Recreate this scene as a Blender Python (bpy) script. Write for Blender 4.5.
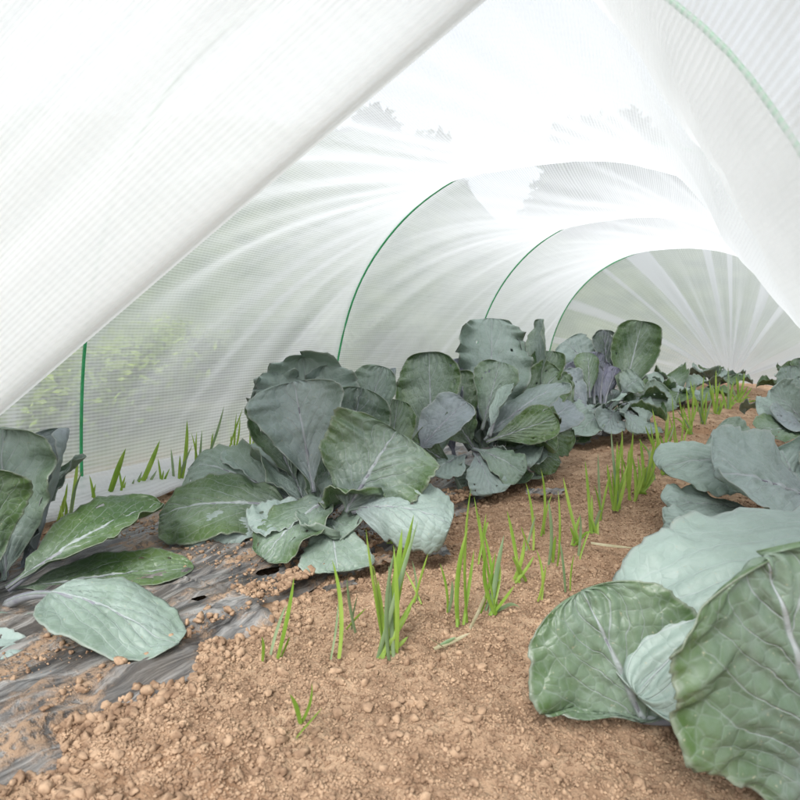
import bpy, math, random
import numpy as np
from mathutils import Vector, noise
R_ = math.radians
rng = random.Random(7)
sc = bpy.context.scene
for o in list(bpy.data.objects): bpy.data.objects.remove(o)
COL = sc.collection

# ------------------------------------------------------------------ camera
CAM = np.array([0.0, 0.0, 0.45]); YAW, PITCH, FPX = 0.558, -0.104, 622.0
Fv = np.array([-math.sin(YAW)*math.cos(PITCH), math.cos(YAW)*math.cos(PITCH), math.sin(PITCH)])
Rv = np.array([math.cos(YAW), math.sin(YAW), 0.0]); Uv = np.cross(Rv, Fv)
cd = bpy.data.cameras.new('camera'); cam = bpy.data.objects.new('camera', cd); COL.objects.link(cam)
from mathutils import Matrix
cam.matrix_world = Matrix(((Rv[0], Uv[0], -Fv[0], CAM[0]), (Rv[1], Uv[1], -Fv[1], CAM[1]), (Rv[2], Uv[2], -Fv[2], CAM[2]), (0, 0, 0, 1)))
cd.sensor_width = 36; cd.lens = 28; cd.clip_start = 0.01; cd.clip_end = 2000
cd.dof.use_dof = True; cd.dof.focus_distance = 1.5; cd.dof.aperture_fstop = 11
sc.camera = cam

# ------------------------------------------------------------------ light
SUN_EL, SUN_AZ = R_(46), R_(165)
w = bpy.data.worlds.new('World'); sc.world = w; w.use_nodes = True
nt = w.node_tree; nt.nodes.clear()
sky = nt.nodes.new('ShaderNodeTexSky'); sky.sky_type = 'NISHITA'; sky.sun_disc = False
sky.sun_elevation = SUN_EL; sky.sun_rotation = SUN_AZ; sky.dust_density = 4; sky.air_density = 1.2
hs = nt.nodes.new('ShaderNodeHueSaturation'); hs.inputs['Saturation'].default_value = 0.38      # overcast: nearly colourless
bg = nt.nodes.new('ShaderNodeBackground'); bg.inputs['Strength'].default_value = 0.09
wo = nt.nodes.new('ShaderNodeOutputWorld')
nt.links.new(sky.outputs[0], hs.inputs['Color']); ov = nt.nodes.new('ShaderNodeMix'); ov.data_type = 'RGBA'; ov.inputs[0].default_value = 0.5; ov.inputs[7].default_value = (7.4, 7.8, 8.2, 1)   # even cloud cover over the clear sky
nt.links.new(hs.outputs[0], ov.inputs[6]); nt.links.new(ov.outputs[2], bg.inputs[0]); nt.links.new(bg.outputs[0], wo.inputs[0])
sd = bpy.data.lights.new('sun', 'SUN'); sd.energy = 1.5; sd.angle = R_(25); sd.color = (1, .99, .98)
sun = bpy.data.objects.new('sun', sd); COL.objects.link(sun)
sdir = Vector((math.sin(SUN_AZ)*math.cos(SUN_EL), math.cos(SUN_AZ)*math.cos(SUN_EL), math.sin(SUN_EL)))
sun.rotation_euler = sdir.to_track_quat('Z', 'Y').to_euler(); sun.location = (0, 0, 20)
vs = sc.view_settings; vs.view_transform = 'Standard'; vs.look = 'None'; vs.gamma = 1; vs.use_curve_mapping = False
vs.exposure = 1.15
sc.cycles.transparent_max_bounces = 24; sc.cycles.max_bounces = 10; sc.cycles.transmission_bounces = 8; sc.cycles.diffuse_bounces = 5
sc.cycles.use_denoising = True

# ------------------------------------------------------------------ helpers
def P(px, py, d):                       # a point seen at (px, py), d metres in front of the camera
    return CAM + (Fv + Rv*(px-400)/FPX + Uv*(400-py)/FPX)*d
def PY(px, py, Y):
    k = Fv + Rv*(px-400)/FPX + Uv*(400-py)/FPX
    return CAM + k*(Y/k[1])
def PG(px, py, z=0.0):
    k = Fv + Rv*(px-400)/FPX + Uv*(400-py)/FPX
    return CAM + k*((z-CAM[2])/k[2])
def DIR(v): return Rv*v[0] + Uv*v[1] + Fv*v[2]
def nrm(v): return v/max(1e-9, np.linalg.norm(v))
def n1(x, y=0., z=0.): return noise.noise(Vector((x, y, z)))
def mesh_obj(name, V, F, mat, parent=None, uv=None, smooth=True, attr=None):
    me = bpy.data.meshes.new(name); me.from_pydata([tuple(map(float, v)) for v in V], [], F)
    if smooth: me.polygons.foreach_set('use_smooth', [True]*len(me.polygons))
    if uv is not None:
        l = me.uv_layers.new(name='UVMap'); idx = np.empty(len(me.loops), np.int32); me.loops.foreach_get('vertex_index', idx)
        l.data.foreach_set('uv', np.asarray(uv, np.float32)[idx].ravel())
    for k, a in (attr or {}).items():
        at = me.attributes.new(k, 'FLOAT', 'POINT'); at.data.foreach_set('value', np.asarray(a, np.float32))
    if mat: me.materials.append(mat)
    o = bpy.data.objects.new(name, me); COL.objects.link(o)
    if parent: o.parent = parent; o.matrix_parent_inverse = parent.matrix_world.inverted()
    return o
def big_mesh(name, V, F, mat, smooth=True):     # numpy arrays, F (n, k)
    me = bpy.data.meshes.new(name); V = np.asarray(V, np.float32); F = np.asarray(F, np.int32); k = F.shape[1]
    me.vertices.add(len(V)); me.vertices.foreach_set('co', V.ravel())
    me.loops.add(F.size); me.loops.foreach_set('vertex_index', F.ravel())
    me.polygons.add(len(F)); me.polygons.foreach_set('loop_start', np.arange(0, F.size, k, dtype=np.int32))
    me.polygons.foreach_set('loop_total', np.full(len(F), k, np.int32))
    me.update(calc_edges=True); me.validate()
    if smooth: me.polygons.foreach_set('use_smooth', [True]*len(me.polygons))
    me.materials.append(mat); o = bpy.data.objects.new(name, me); COL.objects.link(o); return o
def empty(name, loc, label, cat, group=None):
    o = bpy.data.objects.new(name, None); COL.objects.link(o); o.location = [float(x) for x in loc]; o.empty_display_size = .05
    o['label'] = label; o['category'] = cat
    if group: o['group'] = group
    o.matrix_world = Matrix.Translation(o.location)
    return o
def grid_faces(nu, nv, closed=False):
    F = []
    for i in range(nu-1):
        for j in range(nv-1 if not closed else nv):
            j2 = (j+1) % nv
            F.append((i*nv+j, i*nv+j2, (i+1)*nv+j2, (i+1)*nv+j))
    return F
def tube(pts, rad, k=8):
    pts = [np.asarray(p, float) for p in pts]; V = []; n = len(pts); ref = np.array([.13, .21, .97])
    for i, p in enumerate(pts):
        t = nrm(pts[min(i+1, n-1)]-pts[max(i-1, 0)])
        a = nrm(np.cross(t, ref)) if abs(t@ref) < .95 else nrm(np.cross(t, [1, 0, 0])); b = np.cross(t, a)
        r = rad[i] if hasattr(rad, '__len__') else rad
        for j in range(k): V.append(p + r*(a*math.cos(j*2*math.pi/k) + b*math.sin(j*2*math.pi/k)))
    F = grid_faces(n, k, True); F.append(tuple(range(k))[::-1]); F.append(tuple((n-1)*k+j for j in range(k)))
    return V, F

# ------------------------------------------------------------------ node materials
class NT:
    def __init__(s, name):
        s.m = bpy.data.materials.new(name); s.m.use_nodes = True; s.t = s.m.node_tree; s.t.nodes.clear()
    def n(s, typ, ins=None, **kw):
        nd = s.t.nodes.new('ShaderNode'+typ)
        for k, v in kw.items(): setattr(nd, k, v)
        for k, v in (ins or {}).items():
            if isinstance(v, bpy.types.NodeSocket): s.t.links.new(v, nd.inputs[k])
            else: nd.inputs[k].default_value = v
        return nd
    def math(s, op, a, b=0., c=None, clamp=False):
        ins = {0: a, 1: b}
        if c is not None: ins[2] = c
        return s.n('Math', ins, operation=op, use_clamp=clamp).outputs[0]
    def mix(s, f, a, b, blend='MIX'):
        nd = s.t.nodes.new('ShaderNodeMix'); nd.data_type = 'RGBA'; nd.blend_type = blend
        for i, v in ((0, f), (6, a), (7, b)):
            if isinstance(v, bpy.types.NodeSocket): s.t.links.new(v, nd.inputs[i])
            else: nd.inputs[i].default_value = v if i == 0 else (*v, 1)
        return nd.outputs[2]
    def ramp(s, f, a, b):           # smooth 0..1 between a and b
        return s.n('MapRange', {0: f, 1: a, 2: b, 3: 0., 4: 1.}, interpolation_type='SMOOTHSTEP', clamp=True).outputs[0]
    def noise(s, vec, scale, detail=4., rough=.55, dist=0.):
        ins = {'Scale': scale, 'Detail': detail, 'Roughness': rough, 'Distortion': dist}
        if vec is not None: ins['Vector'] = vec
        return s.n('TexNoise', ins).outputs[0]
    def scalev(s, vec, sc_): return s.n('Mapping', {'Vector': vec, 'Scale': sc_}).outputs[0]
    def bump(s, h, strength, dist): return s.n('Bump', {'Height': h, 'Strength': strength, 'Distance': dist}).outputs[0]
    def out(s, sh): o = s.n('OutputMaterial'); s.t.links.new(sh, o.inputs[0]); return s.m

def leaf_mat(name, under):
    t = NT(name); tc = t.n('TexCoord'); uv = tc.outputs['UV']; ob = tc.outputs['Object']
    sep = t.n('SeparateXYZ', {0: uv}); x = sep.outputs[0]; u = sep.outputs[1]
    par = t.n('SeparateColor', {0: t.n('ObjectInfo').outputs['Color']}); bloom, green, purple = par.outputs[0], par.outputs[1], par.outputs[2]
    ax = t.math('ABSOLUTE', t.math('SUBTRACT', x, .5)); ax2 = t.math('MULTIPLY', ax, 2.)
    wob = t.noise(uv, 5., 2.)
    # midrib and forked side veins
    mid = t.math('SUBTRACT', 1., t.ramp(t.math('DIVIDE', ax2, t.math('SUBTRACT', 1.15, u)), .02, .075 if not under else .11))
    q = t.math('ADD', t.math('SUBTRACT', u, t.math('MULTIPLY', t.math('POWER', ax2, .85), .68)), t.math('MULTIPLY', wob, .16))
    q = t.math('ADD', q, t.math('MULTIPLY', t.math('SINE', t.math('MULTIPLY', q, 11.)), .03))
    side = t.math('GREATER_THAN', x, .5)
    q = t.math('ADD', q, t.math('MULTIPLY', side, .043))
    tri = t.math('ABSOLUTE', t.math('SUBTRACT', t.math('FRACT', t.math('MULTIPLY', q, 6.5)), .5))
    vein = t.math('MULTIPLY', t.math('SUBTRACT', 1., t.ramp(tri, .0, .06)), t.math('SUBTRACT', 1.05, ax2), clamp=True)
    vor = t.n('TexVoronoi', {'Vector': ob, 'Scale': 60.}, feature='DISTANCE_TO_EDGE').outputs[0]
    net = t.math('SUBTRACT', 1., t.ramp(vor, 0., .09))
    vall = t.math('MAXIMUM', mid, t.math('MAXIMUM', t.math('MULTIPLY', vein, .8), t.math('MULTIPLY', net, .12)))
    big = t.noise(ob, 9., 5., .6); fine = t.noise(ob, 55., 5., .65); spk = t.noise(ob, 230., 2., .5)
    # green blade, pale wax bloom over it, rubbed off in patches and towards the margin
    g = t.mix(t.ramp(big, .3, .7), (.060, .118, .042), (.110, .182, .054))
    wax = t.mix(purple, (.395, .50, .45) if not under else (.41, .51, .46), (.25, .24, .36))
    wf = t.math('ADD', t.math('ADD', bloom, .09), t.math('MULTIPLY', t.math('SUBTRACT', t.math('ADD', t.math('MULTIPLY', big, .6), t.math('MULTIPLY', fine, .4)), .5), 1.5))
    edge = t.math('MULTIPLY', t.math('POWER', ax2, 2.2), green)
    wf = t.math('SUBTRACT', wf, t.math('MULTIPLY', edge, .55), clamp=True)
    wax = t.mix(t.ramp(t.noise(ob, 24., 6., .65), .35, .7), wax, t.mix(.32, wax, (.20, .27, .225)))
    wf = t.math('MINIMUM', wf, .93)
    c = t.mix(wf, g, wax)
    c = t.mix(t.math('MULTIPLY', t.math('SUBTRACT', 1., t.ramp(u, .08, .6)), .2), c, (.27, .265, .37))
    c = t.mix(t.math('MULTIPLY', vall, .9), c, t.mix(purple, (.46, .52, .51), (.40, .38, .50)))
    rim = t.math('MULTIPLY', t.ramp(t.math('ADD', ax2, t.math('MULTIPLY', fine, .08)), .965, 1.04), .4)
    c = t.mix(rim, c, (.42, .43, .40))
    c = t.mix(t.math('MULTIPLY', t.ramp(spk, .68, .74), .55), c, (.45, .43, .30))           # grit and pest specks
    h = t.math('SUBTRACT', t.math('MULTIPLY', big, .35), t.math('MULTIPLY', vall, .45 if not under else -.9))
    h = t.math('ADD', h, t.math('ADD', t.math('MULTIPLY', fine, .3), t.math('MULTIPLY', t.math('MINIMUM', vor, .25), .9)))
    nr = t.bump(h, .7, .0034)
    rough = t.math('ADD', .34, t.math('MULTIPLY', wf, .16))
    pb = t.n('BsdfPrincipled', {'Base Color': c, 'Roughness': rough, 'Specular IOR Level': .5, 'Normal': nr}).outputs[0]
    tr = t.n('BsdfTranslucent', {'Color': t.mix(.5, c, (.16, .30, .06)), 'Normal': nr}).outputs[0]
    return t.out(t.n('MixShader', {0: .28, 1: pb, 2: tr}).outputs[0])
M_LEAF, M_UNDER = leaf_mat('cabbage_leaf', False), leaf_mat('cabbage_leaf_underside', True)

def simple(name, c1, c2, scale=20., rough=.6, bump=.0, spec=.3, transl=0., stretch=None):
    t = NT(name); ob = t.n('TexCoord').outputs['Object']
    if stretch: ob = t.scalev(ob, stretch)
    f = t.noise(ob, scale, 5., .6); c = t.mix(t.ramp(f, .3, .7), c1, c2)
    ins = {'Base Color': c, 'Roughness': rough, 'Specular IOR Level': spec}
    if bump: ins['Normal'] = t.bump(f, .6, bump)
    s = t.n('BsdfPrincipled', ins).outputs[0]
    if transl: s = t.n('MixShader', {0: transl, 1: s, 2: t.n('BsdfTranslucent', {'Color': c}).outputs[0]}).outputs[0]
    return t.out(s)
M_RIB = simple('cabbage_rib', (.17, .17, .20), (.26, .28, .28), 30, .5, .001)
M_STEM = simple('cabbage_stem', (.16, .15, .13), (.26, .24, .24), 40, .7, .002)
M_BLADE = simple('onion_blade', (.17, .31, .035), (.34, .47, .09), 25, .45, 0, .35, .35, (1, 1, .3))
M_BLADE2 = simple('blue_green_blade', (.15, .24, .11), (.27, .35, .19), 25, .45, 0, .35, .3, (1, 1, .3))
M_DRY = simple('dry_blade', (.38, .34, .20), (.52, .48, .33), 25, .7, 0, .2, .25)
M_LIME = simple('lime_sprout', (.16, .26, .02), (.28, .38, .05), 60, .5, 0, .3, .35)
M_HOOP = simple('green_hoop_rod', (.03, .28, .10), (.05, .38, .15), 30, .35, 0, .5)
M_BARK = simple('bark', (.07, .055, .04), (.14, .11, .085), 8, .9, .02)
M_TREE = simple('tree_leaves', (.055, .085, .035), (.10, .135, .055), 1.5, .6, 0, .2, .25)
M_WEED = simple('weed_leaves', (.20, .31, .03), (.34, .44, .07), 4, .55, 0, .2, .35)
M_FIELD = simple('field_grass', (.07, .115, .035), (.13, .18, .06), 3, .7, 0, .2, .25)
M_CLOD = simple('soil_clods', (.20, .126, .080), (.45, .312, .206), 60, .95, .006, .1)

def net_mat():
    t = NT('insect_net'); tc = t.n('TexCoord'); uv = tc.outputs['UV']
    sep = t.n('SeparateXYZ', {0: uv}); a, y = sep.outputs[0], sep.outputs[1]          # metres round the arch, metres along
    dens = t.n('Attribute', attribute_name='layers').outputs['Fac']
    ln = t.math('SINE', t.math('MULTIPLY', a, 2*math.pi/.0085)); l2 = t.math('SINE', t.math('MULTIPLY', y, 2*math.pi/.013))
    irr = t.noise(t.scalev(uv, (70., 2.5, 1)), 1., 4., .6); irr2 = t.noise(t.scalev(uv, (3., 6., 1)), 1., 4., .6)
    cov = t.math('ADD', .53, t.math('ADD', t.math('MULTIPLY', ln, .11), t.math('MULTIPLY', l2, .02)))
    cov = t.math('ADD', cov, t.math('ADD', t.math('MULTIPLY', t.math('SUBTRACT', irr, .5), .22), t.math('MULTIPLY', t.math('SUBTRACT', irr2, .5), .10)))
    cov = t.math('MULTIPLY', cov, dens)
    cov = t.math('MINIMUM', t.math('MAXIMUM', cov, .03), .97)
    fac = t.n('LayerWeight', {'Blend': .5}).outputs['Facing']                         # threads close up at a slant: 1-(1-c)^(1/cos)
    cs = t.math('MAXIMUM', t.math('SUBTRACT', 1., fac), .16)
    op = t.math('SUBTRACT', 1., t.math('POWER', t.math('SUBTRACT', 1., cov), t.math('DIVIDE', 1., cs)))
    col = (.86, .88, .89, 1)
    d = t.n('MixShader', {0: .54, 1: t.n('BsdfDiffuse', {'Color': col}).outputs[0], 2: t.n('BsdfTranslucent', {'Color': col}).outputs[0]}).outputs[0]
    return t.out(t.n('MixShader', {0: op, 1: t.n('BsdfTransparent').outputs[0], 2: d}).outputs[0])
M_NET = net_mat()

def ground_mat():
    t = NT('ground'); pos = t.n('NewGeometry').outputs['Position']; sp = t.n('SeparateXYZ', {0: pos})
    f1 = t.noise(pos, 14., 8., .65); f2 = t.noise(pos, 2.2, 4., .5); f3 = t.noise(pos, 130., 4., .6)
    soil = t.mix(t.ramp(f1, .32, .68), (.225, .143, .090), (.45, .315, .208))
    soil = t.mix(t.ramp(f2, .45, .75), soil, (.30, .175, .10))
    soil = t.mix(t.math('MULTIPLY', t.ramp(f3, .55, .7), .5), soil, (.55, .40, .27))
    gf = t.noise(pos, 1.2, 6., .6); gr = t.mix(t.ramp(gf, .35, .65), (.075, .105, .04), (.17, .16, .085))
    gr = t.mix(t.ramp(t.noise(pos, 18., 5., .6), .4, .65), gr, (.10, .14, .045))
    wobx = t.math('ADD', sp.outputs[0], t.math('MULTIPLY', t.noise(pos, 4., 3.), .3))
    m = t.math('MULTIPLY', t.ramp(wobx, -1.95, -1.7), t.math('SUBTRACT', 1., t.ramp(wobx, .55, .8)))
    m = t.math('MULTIPLY', m, t.math('SUBTRACT', 1., t.ramp(sp.outputs[1], 6.6, 7.0)))
    c = t.mix(m, gr, soil)
    h = t.math('ADD', t.math('MULTIPLY', f1, .6), t.math('MULTIPLY', f3, .4))
    return t.out(t.n('BsdfPrincipled', {'Base Color': c, 'Roughness': .95, 'Specular IOR Level': .1, 'Normal': t.bump(h, 1., .018)}).outputs[0])
M_GROUND = ground_mat()

def film_mat():
    t = NT('mulch_film'); pos = t.n('NewGeometry').outputs['Position']
    st = t.noise(t.scalev(pos, (34., 3.6, 1.)), 1., 7., .7, .9); st2 = t.noise(t.scalev(pos, (170., 9., 1.)), 1., 4., .6)
    c = t.mix(t.ramp(st, .42, .68), (.030, .031, .033), (.36, .355, .34))
    c = t.mix(t.math('MULTIPLY', t.ramp(st2, .5, .75), .5), c, (.32, .30, .27))
    dirt = t.math('MULTIPLY', t.ramp(t.noise(t.scalev(pos, (10., 4.5, 1.)), 1., 7., .68), .47, .61), t.ramp(t.noise(pos, 90., 4., .6), .34, .55))
    c = t.mix(dirt, c, t.mix(t.noise(pos, 60., 3.), (.22, .135, .08), (.44, .30, .19)))
    c = t.mix(t.math('MULTIPLY', t.ramp(t.noise(pos, 9., 6., .65), .3, .7), .18), c, (.40, .33, .26))
    h = t.math('ADD', st, t.math('ADD', t.math('MULTIPLY', st2, .4), t.math('MULTIPLY', dirt, .7)))
    return t.out(t.n('BsdfPrincipled', {'Base Color': c, 'Roughness': t.math('ADD', .29, t.math('MULTIPLY', dirt, .55)), 'Specular IOR Level': .45, 'Normal': t.bump(h, .7, .006)}).outputs[0])
M_FILM = film_mat()

# ------------------------------------------------------------------ ground
HOLES = [(PG(268, 583)[:2], .021), (PG(199, 612)[:2], .015)]
def gh(x, y):
    z = .010*n1(x*2.1, y*1.7, 3) + .006*n1(x*7, y*6, 9)
    if -.66 < x < -.12: z += .022*max(0, 1-((x+.39)/.27)**2)            # the low ridge the onions stand on
    if x < -1.9: z -= .03*min(1, (-1.9-x)*3)
    return z
def rough_soil(x, y):
    z = gh(x, y)
    if -2.1 < x < .8 and -.3 < y < 7:
        z += .010*noise.fractal(Vector((x*14, y*14, 1)), .8, 2.1, 3)
        if y < 3.2:
            k1, k2 = .55+.45*n1(x*6, y*6, 4), .6+.4*n1(x*11, y*11, 8)
            z += .016*k1*(.75-noise.voronoi(Vector((x*34+n1(x*20, y*20), y*34, 1)))[0][0])+.010*k2*(.7-noise.voronoi(Vector((x*78, y*78+n1(x*50, y*50), 3)))[0][0])-.008
        for (hx, hy), r in HOLES:
            d = math.hypot(x-hx, y-hy)
            if d < .06: z -= .075*(1-(d/.06)**2)
    return z
def axis(f0, f1, fine, lo, hi, grow=1.35, mids=()):
    a = list(np.arange(f0, f1, fine))
    for m1, st in mids: a += list(np.arange(a[-1]+st, m1, st))
    st = a[-1]-a[-2]; x = a[-1]
    while x < hi: st *= grow; x += st; a.append(x)
    b = []; st = fine; x = f0
    while x > lo: st *= grow; x -= st; b.append(x)
    return np.array(b[::-1]+a)
gx = axis(-1.5, .12, .006, -400, 400, mids=((.4, .02),)); gy = axis(.25, 1.7, .006, -400, 400, mids=((3.2, .013), (6.5, .035)))
GV = np.array([(x, y, rough_soil(x, y)) for x in gx for y in gy], np.float32)
i, j = np.meshgrid(np.arange(len(gx)-1), np.arange(len(gy)-1), indexing='ij'); b0 = (i*len(gy)+j).ravel()
g = big_mesh('ground', GV, np.stack([b0, b0+len(gy), b0+len(gy)+1, b0+1], 1), M_GROUND); g['kind'] = 'structure'

def scatter_blobs(name, n, pick, smin, smax, seed, sub=2, pw=6):
    import bmesh
    bm = bmesh.new(); bmesh.ops.create_icosphere(bm, subdivisions=sub, radius=1); bv = np.array([v.co[:] for v in bm.verts]); bf = np.array([[v.index for v in f.verts] for f in bm.faces]); bm.free()
    r = np.random.RandomState(seed); V = []; F = []
    shapes = []
    for s in range(24):
        o = r.rand(3)*50
        pn = r.normal(size=(9, 3)); pn /= np.linalg.norm(pn, axis=1)[:, None]; pd = .5+.45*r.rand(9); dt = bv@pn.T
        k = np.min(np.where(dt > .05, pd/np.maximum(dt, .05), 9), 1); k = np.minimum(k, 1.25)*np.array([1+.35*n1(*(v*1.6+o))+.3*n1(*(v*4+o)) for v in bv]); shapes.append(bv*k[:, None])
    for q in range(n):
        x, y = pick(r)
        while any(math.hypot(x-hx, y-hy) < 1.3*hr for (hx, hy), hr in HOLES): x, y = pick(r)
        s = smin+(smax-smin)*r.rand()**pw
        a = r.rand()*6.283; c_, s_ = math.cos(a), math.sin(a); v = shapes[r.randint(24)]*np.array([1, .6+.4*r.rand(), .55+.35*r.rand()])*s
        v = np.stack([v[:, 0]*c_-v[:, 1]*s_, v[:, 0]*s_+v[:, 1]*c_, v[:, 2]], 1)
        z = rough_soil(x, y)+s*.22
        if x < -.7 and x > -1.32 and y < 6: z = film_z(x, y)+s*.3
        V.append(v+(x, y, z)); F.append(bf+q*len(bv))
    o = big_mesh(name, np.concatenate(V), np.concatenate(F), M_CLOD, False); o['kind'] = 'stuff'; return o
def film_edge(y): return -.70+.05*n1(y*2.6, 4)+.03*n1(y*9, 8)+(.06 if y < .7 else 0)
def film_z(x, y):
    f = .004*n1(x*30, y*4, 1)+.003*n1(x*70, y*9, 6)+.008*n1(x*9, y*5, 2)+.007*max(0, 1-abs(n1(x*16+y*3, y*4.5, 5))*7)+.005*max(0, 1-abs(n1(x*23-y*6, y*9, 15))*7)
    return gh(x, y)+.020+f
def pick_soil(r):
    while True:
        y = .3+5.2*r.rand()**1.9; x = -.80+.85*r.rand()
        if x > film_edge(y)-.05: return x, y
scatter_blobs('soil_clods', 16000, pick_soil, .0020, .0080, 3)
def pick_near(r):
    while True:
        y = .35+1.6*r.rand()**1.5; x = -.80+.85*r.rand()
        if x > film_edge(y)-.04: return x, y
scatter_blobs('fine_soil', 70000, pick_near, .0010, .0036, 13, 1, 2)
def pick_film(r):
    while True:
        x, y = -1.3+.6*r.rand(), .3+1.6*r.rand()
        if n1(x*7, y*4, 21) > .12: return x, y
scatter_blobs('soil_crumbs', 4200, pick_film, .0009, .006, 5)
def pick_edge(r):
    y = .25+1.5*r.rand(); return film_edge(y)+.03*r.normal()-.004, y
scatter_blobs('edge_soil', 5200, pick_edge, .0014, .009, 17, 2, 5)
scatter_blobs('soil_bank', 1500, lambda r: (-1.55+.26*r.rand(), .5+2.4*r.rand()), .003, .015, 6)

# plastic mulch with two planting holes
ys = np.concatenate([np.arange(.22, 1.5, .009), np.arange(1.5, 6, .05)]); nx = 80; V = []
for y in ys:
    for k in range(nx):
        e = film_edge(y); x = -1.31+.02*n1(y*3, 7)+(e+1.31)*k/(nx-1); z = film_z(x, y)
        if k > nx-8: z -= .0045*(k-nx+8)
        for (hx, hy), r in HOLES:
            d = math.hypot(x-hx, y-hy)
            if d < r*1.25 and d > r*.7: x, y2 = hx+(x-hx)*r/d, hy+(y-hy)*r/d
        V.append((x, y, z))
F = [f for f in grid_faces(len(ys), nx) if not any(math.hypot(sum(V[q][0] for q in f)/4-hx, sum(V[q][1] for q in f)/4-hy) < r*.97 for (hx, hy), r in HOLES)]
film = mesh_obj('mulch_film', V, F, M_FILM)
film['label'] = 'weathered grey black plastic mulch sheet streaked with soil under the main cabbage row'; film['category'] = 'mulch film'
def scrap(px, py, w, l, rot, label, seed):
    c = PG(px, py); V = []; nu, nv = 12, 9
    for a in range(nu):
        for b in range(nv):
            u, v = a/(nu-1)-.5, b/(nv-1)-.5; k = 1+.35*n1(seed+a*.5, b*.6); x = c[0]+(u*l*math.cos(rot)-v*w*math.sin(rot))*k; y = c[1]+(u*l*math.sin(rot)+v*w*math.cos(rot))*k
            V.append((x, y, max(rough_soil(x, y)+.006, gh(x, y)+.018)+.012*abs(n1(u*7+seed, v*5))))
    o = mesh_obj('film_scrap', V, grid_faces(nu, nv), M_FILM); o['label'] = label; o['category'] = 'plastic scrap'; o['group'] = 'torn mulch scraps on the soil'
scrap(340, 600, .02, .055, .9, 'small dark curled plastic scrap lying alone on bare soil', 3)
scrap(438, 565, .04, .07, 2.2, 'pale crumpled plastic scrap on soil below the drooping pale cabbage leaf', 9)
scrap(372, 575, .05, .09, 1.2, 'dark torn plastic strip at the film edge beside the triangular flat leaf', 15)
scrap(545, 505, .06, .10, .3, 'brownish grey plastic scrap on soil below the second cabbage', 22)

# ------------------------------------------------------------------ hoops and netting
#        Y     centre  half   height
HOOPS = [(.42, -.72, .92, 1.12), (.93, -.72, .86, 1.10), (2.22, -.74, 1.01, 1.11), (3.52, -.74, .93, 1.11), (5.10, -.74, .99, 1.11)]
NEXP = 2.25
def arch(th, c, a, H, grow=0.):
    cx, sz = math.cos(th), math.sin(th); e = 2/NEXP
    return c+(a+grow)*math.copysign(abs(cx)**e, cx), (H+grow)*max(0, sz)**e
hl = ['near green hoop rod curving up beside the leftmost cabbage and under the hanging flap', 'green hoop rod rising behind the largest cabbage', 'green hoop rod whose arch crosses whole behind the second cabbage', 'farthest green hoop rod carrying the gathered net end']
for (Y, c, a, H), lb in zip(HOOPS[1:], hl):
    pts = [(c-a-.003, Y, -.08)]+[(arch(math.pi*(1-k/60), c, a, H)[0]+.004*n1(k*.2, Y), Y+.01*n1(k*.1, Y+3), arch(math.pi*(1-k/60), c, a, H)[1]) for k in range(61)]+[(c+a, Y, -.08)]
    V, F = tube(pts, .0042, 8); o = mesh_obj('tunnel_hoop', V, F, M_HOOP); o['label'] = lb; o['category'] = 'hoop'; o['group'] = 'green hoops of the net tunnel'

net = empty('insect_net', (-.74, 5.1, 0), 'white fine mesh insect netting stretched over the hoops as a tunnel', 'netting')
def hoop_at(y):
    for (p, q) in zip(HOOPS[:-1], HOOPS[1:]):
        if y <= q[0] or q is HOOPS[-1]:
            t = min(1, max(0, (y-p[0])/(q[0]-p[0]))); return t, [p[k]+(q[k]-p[k])*t for k in (1, 2, 3)], HOOPS.index(p)
ny = 150; nth = 170; V = []; UV = []; DE = []
Yl = np.linspace(HOOPS[0][0], HOOPS[-1][0], ny)
for y in Yl:
    t, (c, a, H), seg = hoop_at(y)
    s = (4*t*(1-t))**.8
    for k in range(nth):
        th = math.pi*(1-k/(nth-1)); x, z = arch(th, c, a, H, .006)
        top = math.sin(th); right = max(0, math.cos(th))
        sm = min(1, max(0, (2.55-th)/1.0)); sm = sm*sm*(3-2*sm)
        A = .02+(.13, .18, .13, .09)[seg]*sm*min(1, top*1.6)
        # tension creases running from the hoops, slack ripples between them
        cr = .012*noise.fractal(Vector((th*8+t*8.5, t*1.1+seg*5, 2)), .8, 2, 4)*min(1, 6*t*(1-t)+.15)*(.7, .75, .4, .4)[seg]
        cr += .016*(max(0, n1(th*8+t*8.8+seg*3, seg*9+t*.7)-.15))*min(1, 6*t*(1-t))*(.6, .6, .3, .25)[seg]
        ix, iz = c-x, .25-z; L = math.hypot(ix, iz); dd = (A*s*(.85+.3*n1(th*1.5, seg*4.))+cr)/L
        if z < .25: dd *= z/.25*.9+.1
        V.append((x+ix*dd, y, max(.004, z+iz*dd))); UV.append((th*1.05, y))
        dl = max(0, n1(th*15+t*17+seg*3.3, seg*9+t*.8)-.2)*2.4*min(1, 8*t*(1-t))*(.7, .7, .5, .4)[seg]
        near = .22*math.exp(-((t if t < .5 else 1-t)/.035)**2)       # doubled where it wraps a hoop
        DE.append(1+dl+near)
mesh_obj('tunnel_cover', V, grid_faces(ny, nth), M_NET, net, UV, attr={'layers': DE})

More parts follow.
